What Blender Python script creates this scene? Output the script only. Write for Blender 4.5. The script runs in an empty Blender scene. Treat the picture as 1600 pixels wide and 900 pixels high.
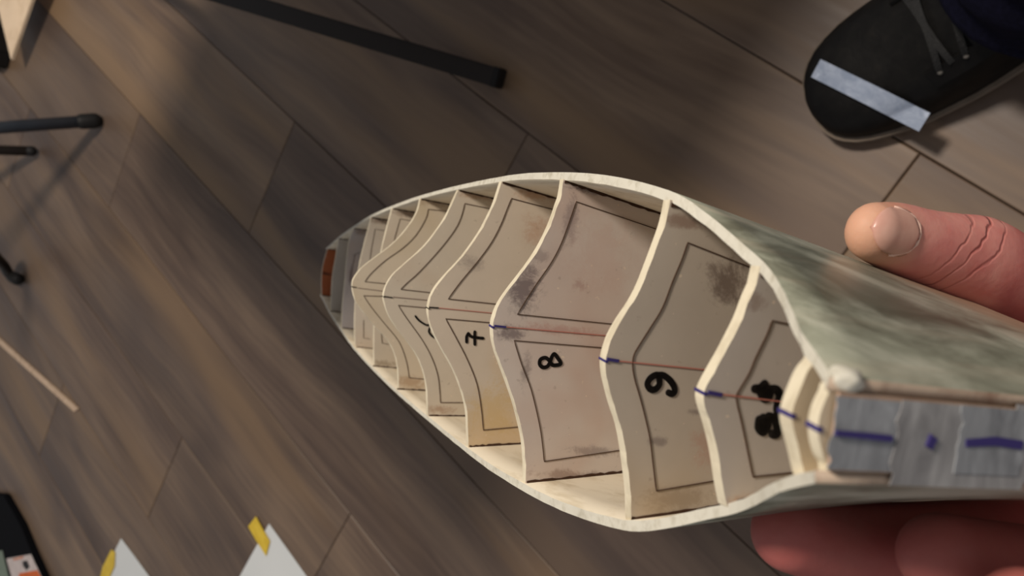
import bpy, bmesh, math, random
from mathutils import Vector, Matrix, noise

# ------------------------------------------------------------------ camera frame (x right, y down, z forward) and world frame
FPX = 1281.0                 # focal length in pixels of a 1600 px wide frame
H = 0.80                     # camera height above the floor
UP = Vector((-0.59011202, 0.0417183, -0.80624276)).normalized()
V1 = Vector((-0.66069547, -0.59886568, 0.45259406)); V1 = (V1 - UP*V1.dot(UP)).normalized()   # along the planks
V2 = UP.cross(V1).normalized()
if V2.dot(Vector((-0.464, 0.8, 0.381))) < 0: V2 = -V2
def cw(P):                   # camera-frame vector -> world point
    P = Vector(P); return Vector((-P.dot(V2), P.dot(V1), P.dot(UP) + H))
def dv(P):                   # direction only
    P = Vector(P); return Vector((-P.dot(V2), P.dot(V1), P.dot(UP)))
def ray(x, y): return Vector(((x-800)/FPX, (y-450)/FPX, 1.0))
def at(x, y, z): return cw(ray(x, y)*z)                    # point at depth z
def onfloor(x, y, h=0.0):                                  # point of height h above the floor
    r = ray(x, y); return cw(r*(-(H-h)/UP.dot(r)))

cd = bpy.data.cameras.new('camera'); cam = bpy.data.objects.new('camera', cd)
bpy.context.scene.collection.objects.link(cam)
cx, cy, cz = dv((1, 0, 0)), dv((0, -1, 0)), dv((0, 0, -1))
M = Matrix((cx, cy, cz)).transposed().to_4x4(); M.translation = (0, 0, H); cam.matrix_world = M
cd.sensor_width = 36; cd.lens = FPX*36/1600; cd.clip_start = 0.01
cd.dof.use_dof = True; cd.dof.focus_distance = 0.275; cd.dof.aperture_fstop = 19
sc = bpy.context.scene; sc.camera = cam
# ------------------------------------------------------------------ world, lights, exposure
wd = bpy.data.worlds.new('room_ambient'); sc.world = wd; wd.use_nodes = True
bg = wd.node_tree.nodes['Background']; bg.inputs[0].default_value = (0.96, 0.96, 1.0, 1); bg.inputs[1].default_value = 0.33
def area(name, loc, target, size, power, col):
    l = bpy.data.lights.new(name, 'AREA'); l.shape = 'DISK'; l.size = size; l.energy = power; l.color = col
    o = bpy.data.objects.new(name, l); sc.collection.objects.link(o); o.location = loc
    o.rotation_euler = (Vector(target)-Vector(loc)).to_track_quat('-Z', 'Y').to_euler(); return o
area('ceiling_lamp', (0.50, 0.98, 2.3), (-0.3, 0.6, 0), 0.36, 47, (1.0, 0.905, 0.80))
sc.view_settings.view_transform = 'Standard'; sc.view_settings.look = 'None'
sc.view_settings.exposure = 0.0; sc.view_settings.gamma = 1.0; sc.view_settings.use_curve_mapping = False

# ------------------------------------------------------------------ helpers
C = sc.collection
R = random.Random(7)
def s2l(c):
    return tuple((x/255/12.92 if x/255 <= 0.04045 else ((x/255+0.055)/1.055)**2.4) for x in c) + (1.0,)
class NT:
    def __init__(s, name, rough=0.6, spec=0.3):
        s.m = bpy.data.materials.new(name); s.m.use_nodes = True; s.t = s.m.node_tree
        s.b = s.t.nodes['Principled BSDF']; s.b.inputs['Roughness'].default_value = rough
        s.b.inputs['Specular IOR Level'].default_value = spec; s._co = None
    def n(s, typ, **kw):
        nd = s.t.nodes.new(typ)
        for k, v in kw.items(): setattr(nd, k, v)
        return nd
    def put(s, sock, v):
        if isinstance(v, bpy.types.NodeSocket): s.t.links.new(v, sock)
        elif v is not None: sock.default_value = v
    def co(s):
        if not s._co: s._co = s.n('ShaderNodeTexCoord').outputs['Object']
        return s._co
    def map(s, scale=(1, 1, 1), loc=(0, 0, 0), vec=None, rot=(0, 0, 0)):
        m = s.n('ShaderNodeMapping'); s.put(m.inputs[0], vec or s.co()); m.inputs[1].default_value = loc
        m.inputs[2].default_value = rot; m.inputs[3].default_value = scale; return m.outputs[0]
    def noise(s, scale, detail=4, rough=0.55, dist=0.0, vec=None, col=False):
        m = s.n('ShaderNodeTexNoise'); s.put(m.inputs['Vector'], vec or s.co()); m.inputs['Scale'].default_value = scale
        m.inputs['Detail'].default_value = detail; m.inputs['Roughness'].default_value = rough; m.inputs['Distortion'].default_value = dist
        return m.outputs['Color' if col else 'Fac']
    def ramp(s, fac, stops, interp='LINEAR'):
        m = s.n('ShaderNodeValToRGB'); m.color_ramp.interpolation = interp; e = m.color_ramp.elements
        while len(e) > 1: e.remove(e[-1])
        e[0].position = stops[0][0]; e[0].color = stops[0][1]
        for p, c in stops[1:]:
            k = e.new(p); k.color = c
        s.put(m.inputs[0], fac); return m.outputs[0]
    def f(s, fac, a, b, to0=0.0, to1=1.0):                 # map range, smooth
        m = s.n('ShaderNodeMapRange', interpolation_type='SMOOTHSTEP'); s.put(m.inputs[0], fac)
        for i, v in ((1, a), (2, b), (3, to0), (4, to1)): m.inputs[i].default_value = v
        return m.outputs[0]
    def math(s, op, a, b=None, c=None):
        m = s.n('ShaderNodeMath', operation=op); s.put(m.inputs[0], a)
        if b is not None: s.put(m.inputs[1], b)
        if c is not None: s.put(m.inputs[2], c)
        return m.outputs[0]
    def vm(s, op, a, b=None):
        m = s.n('ShaderNodeVectorMath', operation=op); s.put(m.inputs[0], a)
        if b is not None: s.put(m.inputs[1], b)
        return m.outputs['Value' if op in ('DISTANCE', 'LENGTH', 'DOT_PRODUCT') else 'Vector']
    def mix(s, fac, a, b, mode='MIX'):
        m = s.n('ShaderNodeMix', data_type='RGBA', blend_type=mode); s.put(m.inputs[0], fac); s.put(m.inputs[6], a); s.put(m.inputs[7], b)
        return m.outputs[2]
    def bump(s, h, strength=0.3, dist=0.001):
        m = s.n('ShaderNodeBump'); m.inputs['Strength'].default_value = strength; m.inputs['Distance'].default_value = dist
        s.put(m.inputs['Height'], h); s.put(s.b.inputs['Normal'], m.outputs[0])
    def base(s, c): s.put(s.b.inputs['Base Color'], c); return s
def plain(name, rgb, rough=0.5, spec=0.4, var=0.12, sc_=60, metal=0.0, bump=0.0):
    m = NT(name, rough, spec); c = s2l(rgb)
    lo = tuple(x*(1-var) for x in c[:3])+(1,); hi = tuple(min(1, x*(1+var)) for x in c[:3])+(1,)
    nz = m.noise(sc_); m.base(m.ramp(nz, [(0.3, lo), (0.7, hi)])); m.b.inputs['Metallic'].default_value = metal
    if bump: m.bump(nz, bump)
    return m.m

def link(name, me, mats=(), parent=None, smooth=False):
    o = bpy.data.objects.new(name, me); C.objects.link(o)
    for m in (mats if isinstance(mats, (list, tuple)) else [mats]): me.materials.append(m)
    if parent is not None: o.parent = parent
    if smooth:
        for p in me.polygons: p.use_smooth = True
    return o
def mesh(name, vs, fs, mats=(), parent=None, smooth=False, recalc=True, mi=None):
    me = bpy.data.meshes.new(name); me.from_pydata([tuple(v) for v in vs], [], fs)
    if mi:
        pass
    o = link(name, me, mats, parent, smooth)
    if mi: me.polygons.foreach_set('material_index', mi)
    if recalc:
        b = bmesh.new(); b.from_mesh(me); bmesh.ops.recalc_face_normals(b, faces=b.faces); b.to_mesh(me); b.free()
    me.update(); return o
def empty(name, loc=(0, 0, 0)):
    o = bpy.data.objects.new(name, None); C.objects.link(o); o.location = loc; o.empty_display_size = 0.05; return o
def tag(o, label, cat, group=None):
    o['label'] = label; o['category'] = cat
    if group: o['group'] = group
    return o
def prism(poly, n, thick):       # poly: list of Vector; extruded along n by thick
    k = len(poly); n = Vector(n)*thick
    vs = [Vector(p) for p in poly] + [Vector(p)+n for p in poly]
    fs = [tuple(range(k))[::-1], tuple(range(k, 2*k))] + [(i, (i+1) % k, k+(i+1) % k, k+i) for i in range(k)]
    return vs, fs
def tube_rings(pts, radii, seg=16, flat=None, up0=None, cap=True):
    """rings of a tube along pts; radii = r or (ru, rv)"""
    pts = [Vector(p) for p in pts]; vs = []; fs = []; n = len(pts)
    T = [(pts[min(i+1, n-1)]-pts[max(i-1, 0)]).normalized() for i in range(n)]
    u = (up0 if up0 is not None else Vector((0, 0, 1)))
    if abs(u.dot(T[0])) > 0.95: u = Vector((1, 0, 0))
    for i in range(n):
        u = (u - T[i]*u.dot(T[i])).normalized(); v = T[i].cross(u)
        r = radii[i] if isinstance(radii, (list, tuple)) else radii
        ru, rv = r if isinstance(r, (list, tuple)) else (r, r)
        for k in range(seg):
            a = 2*math.pi*k/seg; vs.append(pts[i] + u*ru*math.cos(a) + v*rv*math.sin(a))
    for i in range(n-1):
        for k in range(seg):
            fs.append((i*seg+k, i*seg+(k+1) % seg, (i+1)*seg+(k+1) % seg, (i+1)*seg+k))
    if cap:
        fs.append(tuple(range(seg))[::-1]); fs.append(tuple((n-1)*seg+k for k in range(seg)))
    return vs, fs
def round_ends(pts, radii, k=5):                 # adds hemispherical end rings
    pts = [Vector(p) for p in pts]; radii = [r if isinstance(r, (list, tuple)) else (r, r) for r in radii]
    def cap(p, q, r):
        d_ = (p-q).normalized(); out = []
        for j in range(1, k+1):
            a = j/k*math.pi/2*0.97; out.append((p+d_*max(r)*math.sin(a), (r[0]*math.cos(a), r[1]*math.cos(a))))
        return out
    a = cap(pts[0], pts[1], radii[0])[::-1]; b = cap(pts[-1], pts[-2], radii[-1])
    allp = a + list(zip(pts, radii)) + b
    return [p for p, _ in allp], [r for _, r in allp]
def resample(pts, n):
    """Catmull-Rom through tuples, n subdivisions per span"""
    out = []; m = len(pts)
    for i in range(m-1):
        p0, p1, p2, p3 = pts[max(i-1, 0)], pts[i], pts[i+1], pts[min(i+2, m-1)]
        for j in range(n):
            t = j/n
            out.append(tuple(0.5*((2*b)+(-a+c)*t+(2*a-5*b+4*c-d)*t*t+(-a+3*b-3*c+d)*t**3) for a, b, c, d in zip(p0, p1, p2, p3)))
    out.append(tuple(pts[-1])); return out
def merge(parts):
    V, F = [], []
    for v, f_ in parts:
        o = len(V); V += v; F += [tuple(i+o for i in q) for q in f_]
    return V, F
def pchip(xs, ys, x):
    if x <= xs[0]: return ys[0]
    if x >= xs[-1]: return ys[-1]
    n = len(xs); h = [xs[i+1]-xs[i] for i in range(n-1)]; dl = [(ys[i+1]-ys[i])/h[i] for i in range(n-1)]
    def m(i):
        if i == 0: return dl[0]
        if i == n-1: return dl[-1]
        if dl[i-1]*dl[i] <= 0: return 0
        w1 = 2*h[i]+h[i-1]; w2 = h[i]+2*h[i-1]; return (w1+w2)/(w1/dl[i-1]+w2/dl[i])
    i = max(j for j in range(n-1) if xs[j] <= x); t = (x-xs[i])/h[i]
    return (2*t**3-3*t*t+1)*ys[i]+(t**3-2*t*t+t)*h[i]*m(i)+(-2*t**3+3*t*t)*ys[i+1]+(t**3-t*t)*h[i]*m(i+1)

# ------------------------------------------------------------------ FLOOR: laminate planks
def wood_floor_mat():
    m = NT('laminate_oak', 0.42, 0.35)
    oi = m.n('ShaderNodeObjectInfo'); rnd = oi.outputs['Random']
    off = m.n('ShaderNodeCombineXYZ'); m.put(off.inputs[0], m.math('MULTIPLY', rnd, 37.0)); m.put(off.inputs[1], m.math('MULTIPLY', rnd, 91.0)); m.put(off.inputs[2], m.math('MULTIPLY', rnd, 13.0))
    v = m.vm('ADD', m.co(), off.outputs[0])
    warp = m.noise(2.6, 2, 0.5, vec=m.map((1.6, 0.75, 1), vec=v), col=True)
    wv = m.vm('SCALE', m.vm('SUBTRACT', warp, (0.5, 0.5, 0.5))); wv.node.inputs[3].default_value = 0.07
    v2 = m.vm('ADD', v, wv)
    g1 = m.noise(11, 5, 0.6, 0.3, vec=m.map((1, 0.09, 1), vec=v2))
    g2 = m.noise(60, 5, 0.65, 0.2, vec=m.map((1, 0.05, 1), vec=v2))
    g3 = m.noise(3.2, 3, 0.5, 0.6, vec=m.map((1, 0.35, 1), vec=v2))
    # cathedral rings
    w = m.n('ShaderNodeTexWave', wave_type='RINGS', rings_direction='SPHERICAL'); m.put(w.inputs['Vector'], m.map((1.1, 0.16, 1), (0.04, 0.11, 0), vec=v2))
    w.inputs['Scale'].default_value = 24; w.inputs['Distortion'].default_value = 3.2; w.inputs['Detail'].default_value = 3; w.inputs['Detail Scale'].default_value = 1.3
    a = m.math('ADD', m.math('MULTIPLY', g1, 0.60), m.math('MULTIPLY', g2, 0.22))
    a = m.math('ADD', a, m.math('MULTIPLY', w.outputs['Fac'], 0.02)); a = m.math('ADD', a, m.math('MULTIPLY', g3, 0.30))
    c = m.ramp(a, [(0.42, s2l((78, 63, 54))), (0.51, s2l((98, 81, 69))), (0.585, s2l((114, 96, 81))), (0.70, s2l((136, 115, 95)))])
    grey = m.mix(m.f(g3, 0.52, 0.68), c, m.mix(1.0, c, s2l((196, 196, 206)), 'MULTIPLY'))
    tone = m.ramp(rnd, [(0.0, (0.78, 0.76, 0.74, 1)), (0.5, (0.88, 0.86, 0.84, 1)), (1.0, (0.97, 0.94, 0.89, 1))])
    g4 = m.noise(7, 3, 0.5, 0.3, vec=m.map((1, 0.10, 1), (7, 3, 0), vec=v2)); g5 = m.noise(3.0, 2, 0.5, 0.2, vec=m.map((1, 0.3, 1), (1, 9, 0), vec=v))
    grey = m.mix(m.f(g4, 0.50, 0.66, 0, 0.75), grey, s2l((132, 108, 82)))
    grey = m.mix(m.f(g5, 0.50, 0.66, 0, 0.6), grey, s2l((84, 72, 66)))
    c2 = m.mix(1.0, grey, tone, 'MULTIPLY')
    kn = m.noise(2.4, 1, 0.4, 0.0, vec=m.map((1, 0.5, 1), (5, 2, 0), vec=v2))
    c3 = m.mix(m.f(kn, 0.70, 0.80, 0, 0.6), c2, s2l((62, 52, 48)))
    m.base(c3); m.put(m.b.inputs['Roughness'], m.f(g2, 0.3, 0.7, 0.38, 0.52))
    m.bump(g2, 0.25, 0.0006); return m.m
FM = wood_floor_mat()
sub = mesh('floor', *[x for x in prism([Vector((-4, -2, -0.013)), Vector((2.2, -2, -0.013)), Vector((2.2, 4.6, -0.013)), Vector((-4, 4.6, -0.013))], (0, 0, 1), 0.0045)], mats=plain('floor_underlay', (28, 22, 18), 0.9))
sub['kind'] = 'structure'
PW, PL, GAP = 0.2513*H, 1.46*H, 0.0011
def plank_mesh(w, l):
    b = 0.0012; z1 = 0.0; z0 = -0.0085; vs = []
    for z, i in ((z0, 0), (z1-b*0.8, 0), (z1, b)):
        vs += [(i, i, z), (w-i, i, z), (w-i, l-i, z), (i, l-i, z)]
    fs = [(3, 2, 1, 0), (8, 9, 10, 11)]
    for k in (0, 4):
        fs += [(k+j, k+(j+1) % 4, k+4+(j+1) % 4, k+4+j) for j in range(4)]
    me = bpy.data.meshes.new('plank'); me.from_pydata(vs, [], fs); me.materials.append(FM); return me
pm = plank_mesh(PW-GAP, PL-GAP)
for r in range(-8, 16):
    x1 = -(0.0165*H + PW*r)                 # +X edge of the row
    yend = (0.201 + 0.469*r)*H
    for n in range(-5, 6):
        y0 = yend + n*PL
        while False: pass
        k = math.floor((yend)/PL); y0 = yend - k*PL + (n)*PL
        if y0 + PL < -1.5 or y0 > 4.0: continue
        o = bpy.data.objects.new('plank', pm); C.objects.link(o); o.parent = sub
        o.location = (x1-PW+GAP/2, y0+GAP/2, 0)

# ------------------------------------------------------------------ BOAT HULL in its own frame: t along the hull (far end large), w across, d deep
S = 0.75
AX = Vector((-0.3853877, -0.05805841, 0.92092646)); DX = Vector((0.91326742, 0.118747, 0.38966879)); WX = Vector((-0.1319808, 0.99122569, 0.00725922))
# object frame of the hull: local axes = (t, w, d) directions in world, unit metres
hull_origin = cw((AX*0.60 + WX*0.0203 + DX*0.16)*S)
hull = empty('model_boat_hull', hull_origin)
hb = Matrix((dv(AX), dv(WX), dv(DX))).transposed()
hull.matrix_world = Matrix.Translation(hull_origin) @ hb.to_4x4()
tag(hull, 'unfinished balsa model boat hull with open top and numbered frames, held in the hand', 'model boat')
def L(t, w, d): return Vector(((t-0.60)*S, (w-0.0203)*S, (d-0.16)*S))          # hull-local point
def Lpx(x, y, t):                                                       # pixel ray meets the station plane t
    r = ray(x, y); P = r*(t/r.dot(AX)); return (P.dot(WX), P.dot(DX))
TS = [0.1208, 0.124, 0.1365, 0.184, 0.236, 0.336, 0.435, 0.534, 0.634, 0.734, 0.833, 0.932, 1.032, 1.131, 1.14]
HW = [0.0078, 0.0088, 0.0132, 0.0335, 0.0543, 0.0691, 0.0758, 0.07765, 0.0763, 0.0722, 0.0667, 0.0569, 0.0455, 0.0317, 0.031]
RD = [0.1195, 0.1218, 0.1278, 0.1493, 0.1522, 0.1595, 0.1688, 0.1758, 0.1799, 0.1832, 0.1872, 0.1911, 0.195, 0.1996, 0.20]
TP = [0.0, 0.0, 0.0, 0.09, 0.14, 0.125, 0.10, 0.05, 0.02, 0.0, 0.0, 0.0, 0.0, 0.0, 0.0]
DB = [0.30, 0.305, 0.31, 0.322, 0.325, 0.325, 0.322, 0.318, 0.314, 0.31, 0.308, 0.306, 0.304, 0.30, 0.30]
def hw(t): return pchip(TS, HW, t)
def rd(t): return pchip(TS, RD, t)
def section(t, inset=0.0, out=0.0, n=16):
    """half section from rim to keel as (half width, d); out = shell thickness outward"""
    h0, d0, tp, db = hw(t), rd(t), pchip(TS, TP, t), pchip(TS, DB, t)
    D = db-d0; pts = []
    for i in range(n+1):
        u = i/n
        if u < 0.6:
            dl = D*0.78*(u/0.6); x = h0-tp*dl
        else:
            a = (u-0.6)/0.4*math.pi/2; dl = D*0.78 + D*0.22*math.sin(a); x = (h0-tp*D*0.78)*math.cos(a)**0.8 if u < 1 else 0.0
        if out:
            k = 1.0 if u < 0.6 else math.cos((u-0.6)/0.4*math.pi/2)
            x = x+out*k; dl = dl + out*(1-k)
            if u == 1: x = 0.0
        pts.append((max(x, 0.0), d0+dl))
    return pts
WC = 0.0203
# materials of the hull
def balsa(name, dark, light, grain=(1, 1, 1), sc_=60):
    m = NT(name, 0.62, 0.25)
    g = m.noise(sc_, 5, 0.6, 0.3, vec=m.map(grain)); g2 = m.noise(14, 3)
    c = m.ramp(g, [(0.3, s2l(dark)), (0.52, s2l(light))]); c = m.mix(m.f(g2, 0.35, 0.7, 0, 0.35), c, s2l([x*0.93 for x in light]))
    m.base(c); m.bump(g, 0.3, 0.0004); return m.m
M_inner = balsa('sheet_balsa_inside', (196, 180, 150), (226, 214, 190), (0.6, 9, 4), 30)
M_rim = balsa('balsa_rim', (182, 175, 156), (208, 203, 187), (1, 1, 1), 260)
M_edge = balsa('balsa_edge', (190, 177, 150), (215, 204, 178), (1.5, 0.4, 1), 220)
def outer_mat():
    m = NT('glassed_hull_skin', 0.36, 0.5)
    v = m.map((1, 1.2, 0.75))
    a = m.noise(42, 6, 0.62, 0.5, vec=v); b = m.noise(24, 4, 0.55, 0.4, vec=m.map((0.9, 1, 0.35), (3, 1, 2)))
    st = m.noise(120, 4, 0.6, vec=m.map((1, 1, 0.1)))
    sx = m.n('ShaderNodeSeparateXYZ'); m.put(sx.inputs[0], m.co()); dz = sx.outputs[2]      # depth below the rim, metres
    c = m.ramp(a, [(0.36, s2l((112, 112, 96))), (0.50, s2l((152, 154, 136))), (0.62, s2l((186, 186, 168)))])
    br = m.math('ADD', m.f(dz, 0.005, 0.085, -0.25, 0.30), b)
    c = m.mix(m.f(br, 0.46, 0.72, 0, 0.85), c, s2l((176, 144, 116)))
    c = m.mix(m.f(st, 0.5, 0.75, 0, 0.35), c, s2l((200, 186, 164)))
    # sooty, dark green stain on the upper side behind the rim
    v = m.vm('MULTIPLY', m.map((1, 1, 1), (0.60*S-0.176*S, 0, 0.16*S-0.183*S)), (1/(0.040*S), 0, 1/(0.042*S)))
    k = m.math('SUBTRACT', 1.42, m.math('ADD', m.vm('LENGTH', v), m.math('MULTIPLY', a, 1.3)))
    c = m.mix(m.f(k, -0.3, 0.5, 0, 0.8), c, s2l((74, 74, 60)))
    m.base(c); m.bump(a, 0.15, 0.001); return m.m
M_outer = outer_mat()
# shell
ts = []
for i in range(len(TS)-1):
    n = 4 if TS[i+1]-TS[i] < 0.02 else (10 if TS[i] < 0.3 else 8)
    ts += [TS[i] + (TS[i+1]-TS[i])*j/n for j in range(n)]
ts.append(TS[-1])
TH = 0.0036; NS = 16
vs = []; fs = []; mi = []; rows = []
for t in ts:
    th = TH*(1.0 - 0.28*max(0, (0.2-t)/0.08) - 0.2*min(1, max(0, (t-0.3)/0.2)))
    si = section(t); so = section(t, out=th)
    row_i, row_o = [], []
    def add(w, d): vs.append(L(t, w, d)); return len(vs)-1
    ji = noise.noise(Vector((t*130, 1, 0)))*0.0005; jo = noise.noise(Vector((t*110, 7, 0)))*0.0005
    for sgn in (-1, 1):
        li = [(WC+sgn*x, d) for x, d in si]; lo = [(WC+sgn*x, d) for x, d in so]
        jw = noise.noise(Vector((t*150, 3+sgn, 0)))*0.0004
        li[0] = (li[0][0]+jw*sgn, li[0][1]+ji-0.0006); lo[0] = (lo[0][0], lo[0][1]+jo-0.0002)
        if sgn == -1:
            row_i += [add(*p) for p in li]; row_o += [add(*p) for p in lo]
        else:
            row_i += [add(*p) for p in li[-2::-1]]; row_o += [add(*p) for p in lo[-2::-1]]
    rows.append((row_i, row_o))
for (ai, ao), (bi, bo) in zip(rows, rows[1:]):
    for k in range(2*NS):
        fs.append((ai[k], bi[k], bi[k+1], ai[k+1])); mi.append(0)
        fs.append((ao[k], ao[k+1], bo[k+1], bo[k])); mi.append(2)
    fs.append((ai[0], ao[0], bo[0], bi[0])); mi.append(1)
    fs.append((ai[-1], bi[-1], bo[-1], ao[-1])); mi.append(1)
for (ri, ro), fl in ((rows[0], 0), (rows[-1], 1)):
    for k in range(2*NS): fs.append((ri[k], ri[k+1], ro[k+1], ro[k])); mi.append(1 if fl else 3)
shell = mesh('hull_shell', vs, fs, [M_inner, M_rim, M_outer, balsa('stained_end_grain', (132, 104, 86), (178, 158, 138), (1, 1, 1), 70)], hull, smooth=False, mi=mi)
for p in shell.data.polygons: p.use_smooth = (p.material_index != 1)
# glued lumps on the rim ends
# ---- frames
def former_mat(idx, base, spots, warm):
    """spots: (w, d, radius, colour, strength) stains on the face in hull metres"""
    m = NT('frame_ply_%s' % idx, 0.5, 0.3)
    g = m.noise(30, 5, 0.6); g2 = m.noise(260, 3, 0.6); g3 = m.noise(13, 3, 0.5, 0.5, vec=m.map((1, 1, 1), (idx*3.1, 0, 0)))
    gy = sum(base)/3; base = [x*0.72+gy*0.28 for x in base] if idx else base; b = s2l([min(235, x*1.13) for x in base]); c = m.ramp(g, [(0.3, tuple(x*0.93 for x in b[:3])+(1,)), (0.7, tuple(min(1, x*1.05) for x in b[:3])+(1,))])
    c = m.mix(m.f(g3, 0.48, 0.66, 0, 0.55), c, s2l(warm))
    c = m.mix(m.f(g2, 0.66, 0.74, 0, 0.25), c, s2l((110, 90, 76)))
    c = m.mix(m.f(m.noise(420, 1), 0.74, 0.78, 0, 0.5), c, s2l((226, 206, 180)))
    nz = m.math('ADD', m.math('MULTIPLY', m.f(m.noise(95, 6, 0.8, 0.9), 0.36, 0.64), 0.62), m.math('MULTIPLY', m.f(m.noise(520, 3, 0.8), 0.35, 0.65), 0.28))
    for (w, d, rw, rdp, ang, col, st) in spots:
        v = m.map((1, 1, 1), (0, -(w-WC)*S, -(d-0.16)*S))
        v = m.vm('MULTIPLY', v, (0, 1/(rw*S), 1/(rdp*S)))
        r = m.vm('LENGTH', v)
        k = m.math('SUBTRACT', m.math('ADD', 1.42, 0), m.math('ADD', r, nz))
        c = m.mix(m.f(k, -0.20, 0.80, 0, st), c, s2l(col))
    m.base(c); m.bump(g2, 0.15, 0.0002); return m.m
ink = NT('black_marker_ink', 0.55, 0.3).base(s2l((20, 16, 15))).m
burn = NT('laser_burnt_line', 0.8, 0.1).base(s2l((70, 50, 38))).m
cutink = NT('engraved_line_brown', 0.8, 0.1).base(s2l((84, 66, 54))).m
redpen = NT('red_pencil', 0.8, 0.1).base(s2l((176, 112, 98))).m
greypen = NT('grey_pencil', 0.8, 0.1).base(s2l((120, 100, 92))).m
bluepen = NT('violet_blue_pen_ink', 0.6, 0.2).base(s2l((58, 50, 104))).m
TF = 0.0041          # frame thickness
def ribbon(name, pts, width, mat, parent, t, thick=0.00035, closed=False, jag=0.0, seed=1):
    """flat raised line on the plane t of the hull frame; pts in (w,d)"""
    vs, fs = [], []; n = len(pts); rr = random.Random(seed)
    for i, p in enumerate(pts):
        a = pts[max(i-1, 0)]; b = pts[min(i+1, n-1)]
        if closed: a = pts[(i-1) % n]; b = pts[(i+1) % n]
        dw, dd = b[0]-a[0], b[1]-a[1]; l = math.hypot(dw, dd) or 1; nx, ny = -dd/l, dw/l
        h = width/2*(1 + (rr.uniform(-jag, jag) if jag else 0))
        for tt in (t+0.0002, t-thick):
            vs.append(L(tt, p[0]+nx*h, p[1]+ny*h)); vs.append(L(tt, p[0]-nx*h, p[1]-ny*h))
    m = n if closed else n-1
    for i in range(m):
        a = 4*i; b = 4*((i+1) % n)
        fs += [(a+2, a+3, b+3, b+2), (a, b, b+1, a+1), (a, a+2, b+2, b), (a+1, b+1, b+3, a+3)]
    if not closed: fs += [(0, 1, 3, 2), (4*(n-1), 4*(n-1)+2, 4*(n-1)+3, 4*(n-1)+1)]
    return mesh(name, vs, fs, mat, parent)
def stroke_set(name, strokes, width, mat, parent, t):
    parts = []
    for s_ in strokes:
        pts = resample([tuple(p) for p in s_], 5) if len(s_) > 2 else s_
        vs, fs = [], []; n = len(pts)
        # sausage outline polygon per segment: discs + quads
        for i, p in enumerate(pts):
            ring = [(p[0]+width/2*math.cos(a*math.pi/5), p[1]+width/2*math.sin(a*math.pi/5)) for a in range(10)]
            o = len(vs); vs += [L(t-0.0003-0.00001*(i % 3), *q) for q in ring] + [L(t+0.0002, *q) for q in ring]
            fs += [tuple(range(o, o+10)), tuple(range(o+19, o+9, -1))] + [(o+j, o+10+j, o+10+(j+1) % 10, o+(j+1) % 10) for j in range(10)]
        for i in range(n-1):
            a, b = pts[i], pts[i+1]; dw, dd = b[0]-a[0], b[1]-a[1]; l = math.hypot(dw, dd) or 1e-6; nx, ny = -dd/l*width/2, dw/l*width/2
            o = len(vs)
            for q in ((a[0]+nx, a[1]+ny), (a[0]-nx, a[1]-ny), (b[0]-nx, b[1]-ny), (b[0]+nx, b[1]+ny)): vs.append(L(t-0.00032, *q))
            for q in ((a[0]+nx, a[1]+ny), (a[0]-nx, a[1]-ny), (b[0]-nx, b[1]-ny), (b[0]+nx, b[1]+ny)): vs.append(L(t+0.0002, *q))
            fs += [(o, o+1, o+2, o+3), (o+7, o+6, o+5, o+4), (o, o+4, o+5, o+1), (o+1, o+5, o+6, o+2), (o+2, o+6, o+7, o+3), (o+3, o+7, o+4, o)]
        parts.append((vs, fs))
    return mesh(name, *merge(parts), mats=mat, parent=parent)

OPEN = {   # open edge as seen (pixels on the far face plane), from the upper corner to the lower corner
 'T': [(511,390),(505,410),(502,430),(502,462)],
 '1': [(528,374),(524,400),(519,430),(517,460),(517,487)],
 '2': [(552,358),(545,375),(541,405),(538,440),(534,480),(533,513)],
 '3': [(579,340),(565,393),(558,430),(554,475),(553,520),(555,542)],
 '4': [(611,327),(602,360),(594,395),(588,440),(584,490),(583,530),(583,573)],
 '5': [(655,309),(651,327),(642,345),(627,365),(607,385),(580,405),(562,420),(551,435),(549,447),(551,460),(556,473),(570,492),(587,512),(605,532),(615,552),(620,575),(621,607)],
 '6': [(714,296),(705,315),(696,335),(682,357),(660,385),(630,412),(611,430),(601,447),(597,462),(600,477),(607,495),(622,517),(640,540),(652,560),(661,585),(665,610),(666,649)],
 '7': [(780,283),(770,315),(760,337),(745,365),(720,400),(697,425),(680,445),(670,463),(666,483),(669,502),(675,520),(690,548),(705,575),(716,602),(723,625),(727,650),(728,697)],
 '8': [(875,279),(871,305),(866,320),(860,338),(850,362),(837,387),(822,410),(807,430),(790,452),(776,473),(768,492),(765,508),(766,527),(770,545),(777,565),(790,600),(800,630),(807,657),(813,685),(816,722),(815,754)],
 '9': [(1036,317),(1030,345),(1020,375),(1005,415),(994,443),(980,470),(962,497),(948,522),(940,545),(937,562),(938,580),(942,600),(950,630),(960,660),(966,690),(972,732),(976,770),(977,817)],
 '95': [(1170,436),(1158,462),(1145,496),(1124,538),(1106,570),(1092,596),(1086,613),(1088,630),(1098,662),(1108,704),(1115,750),(1122,785),(1129,812)],
 '10': [(1258,558),(1243,575),(1229,606),(1219,636),(1219,660),(1229,697),(1238,736),(1243,746)],
 '11': [(1281,606),(1270,627),(1263,652),(1263,680),(1270,708),(1281,724)]}
TT = {'T': 1.131, '1': 1.032, '2': 0.932, '3': 0.833, '4': 0.734, '5': 0.634, '6': 0.534, '7': 0.435, '8': 0.336, '9': 0.236, '95': 0.184, '10': 0.1365, '11': 0.124}
MARK = {'T': 430, '1': 432, '2': 435}
NAMES = {'T': 'transom'}
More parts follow.
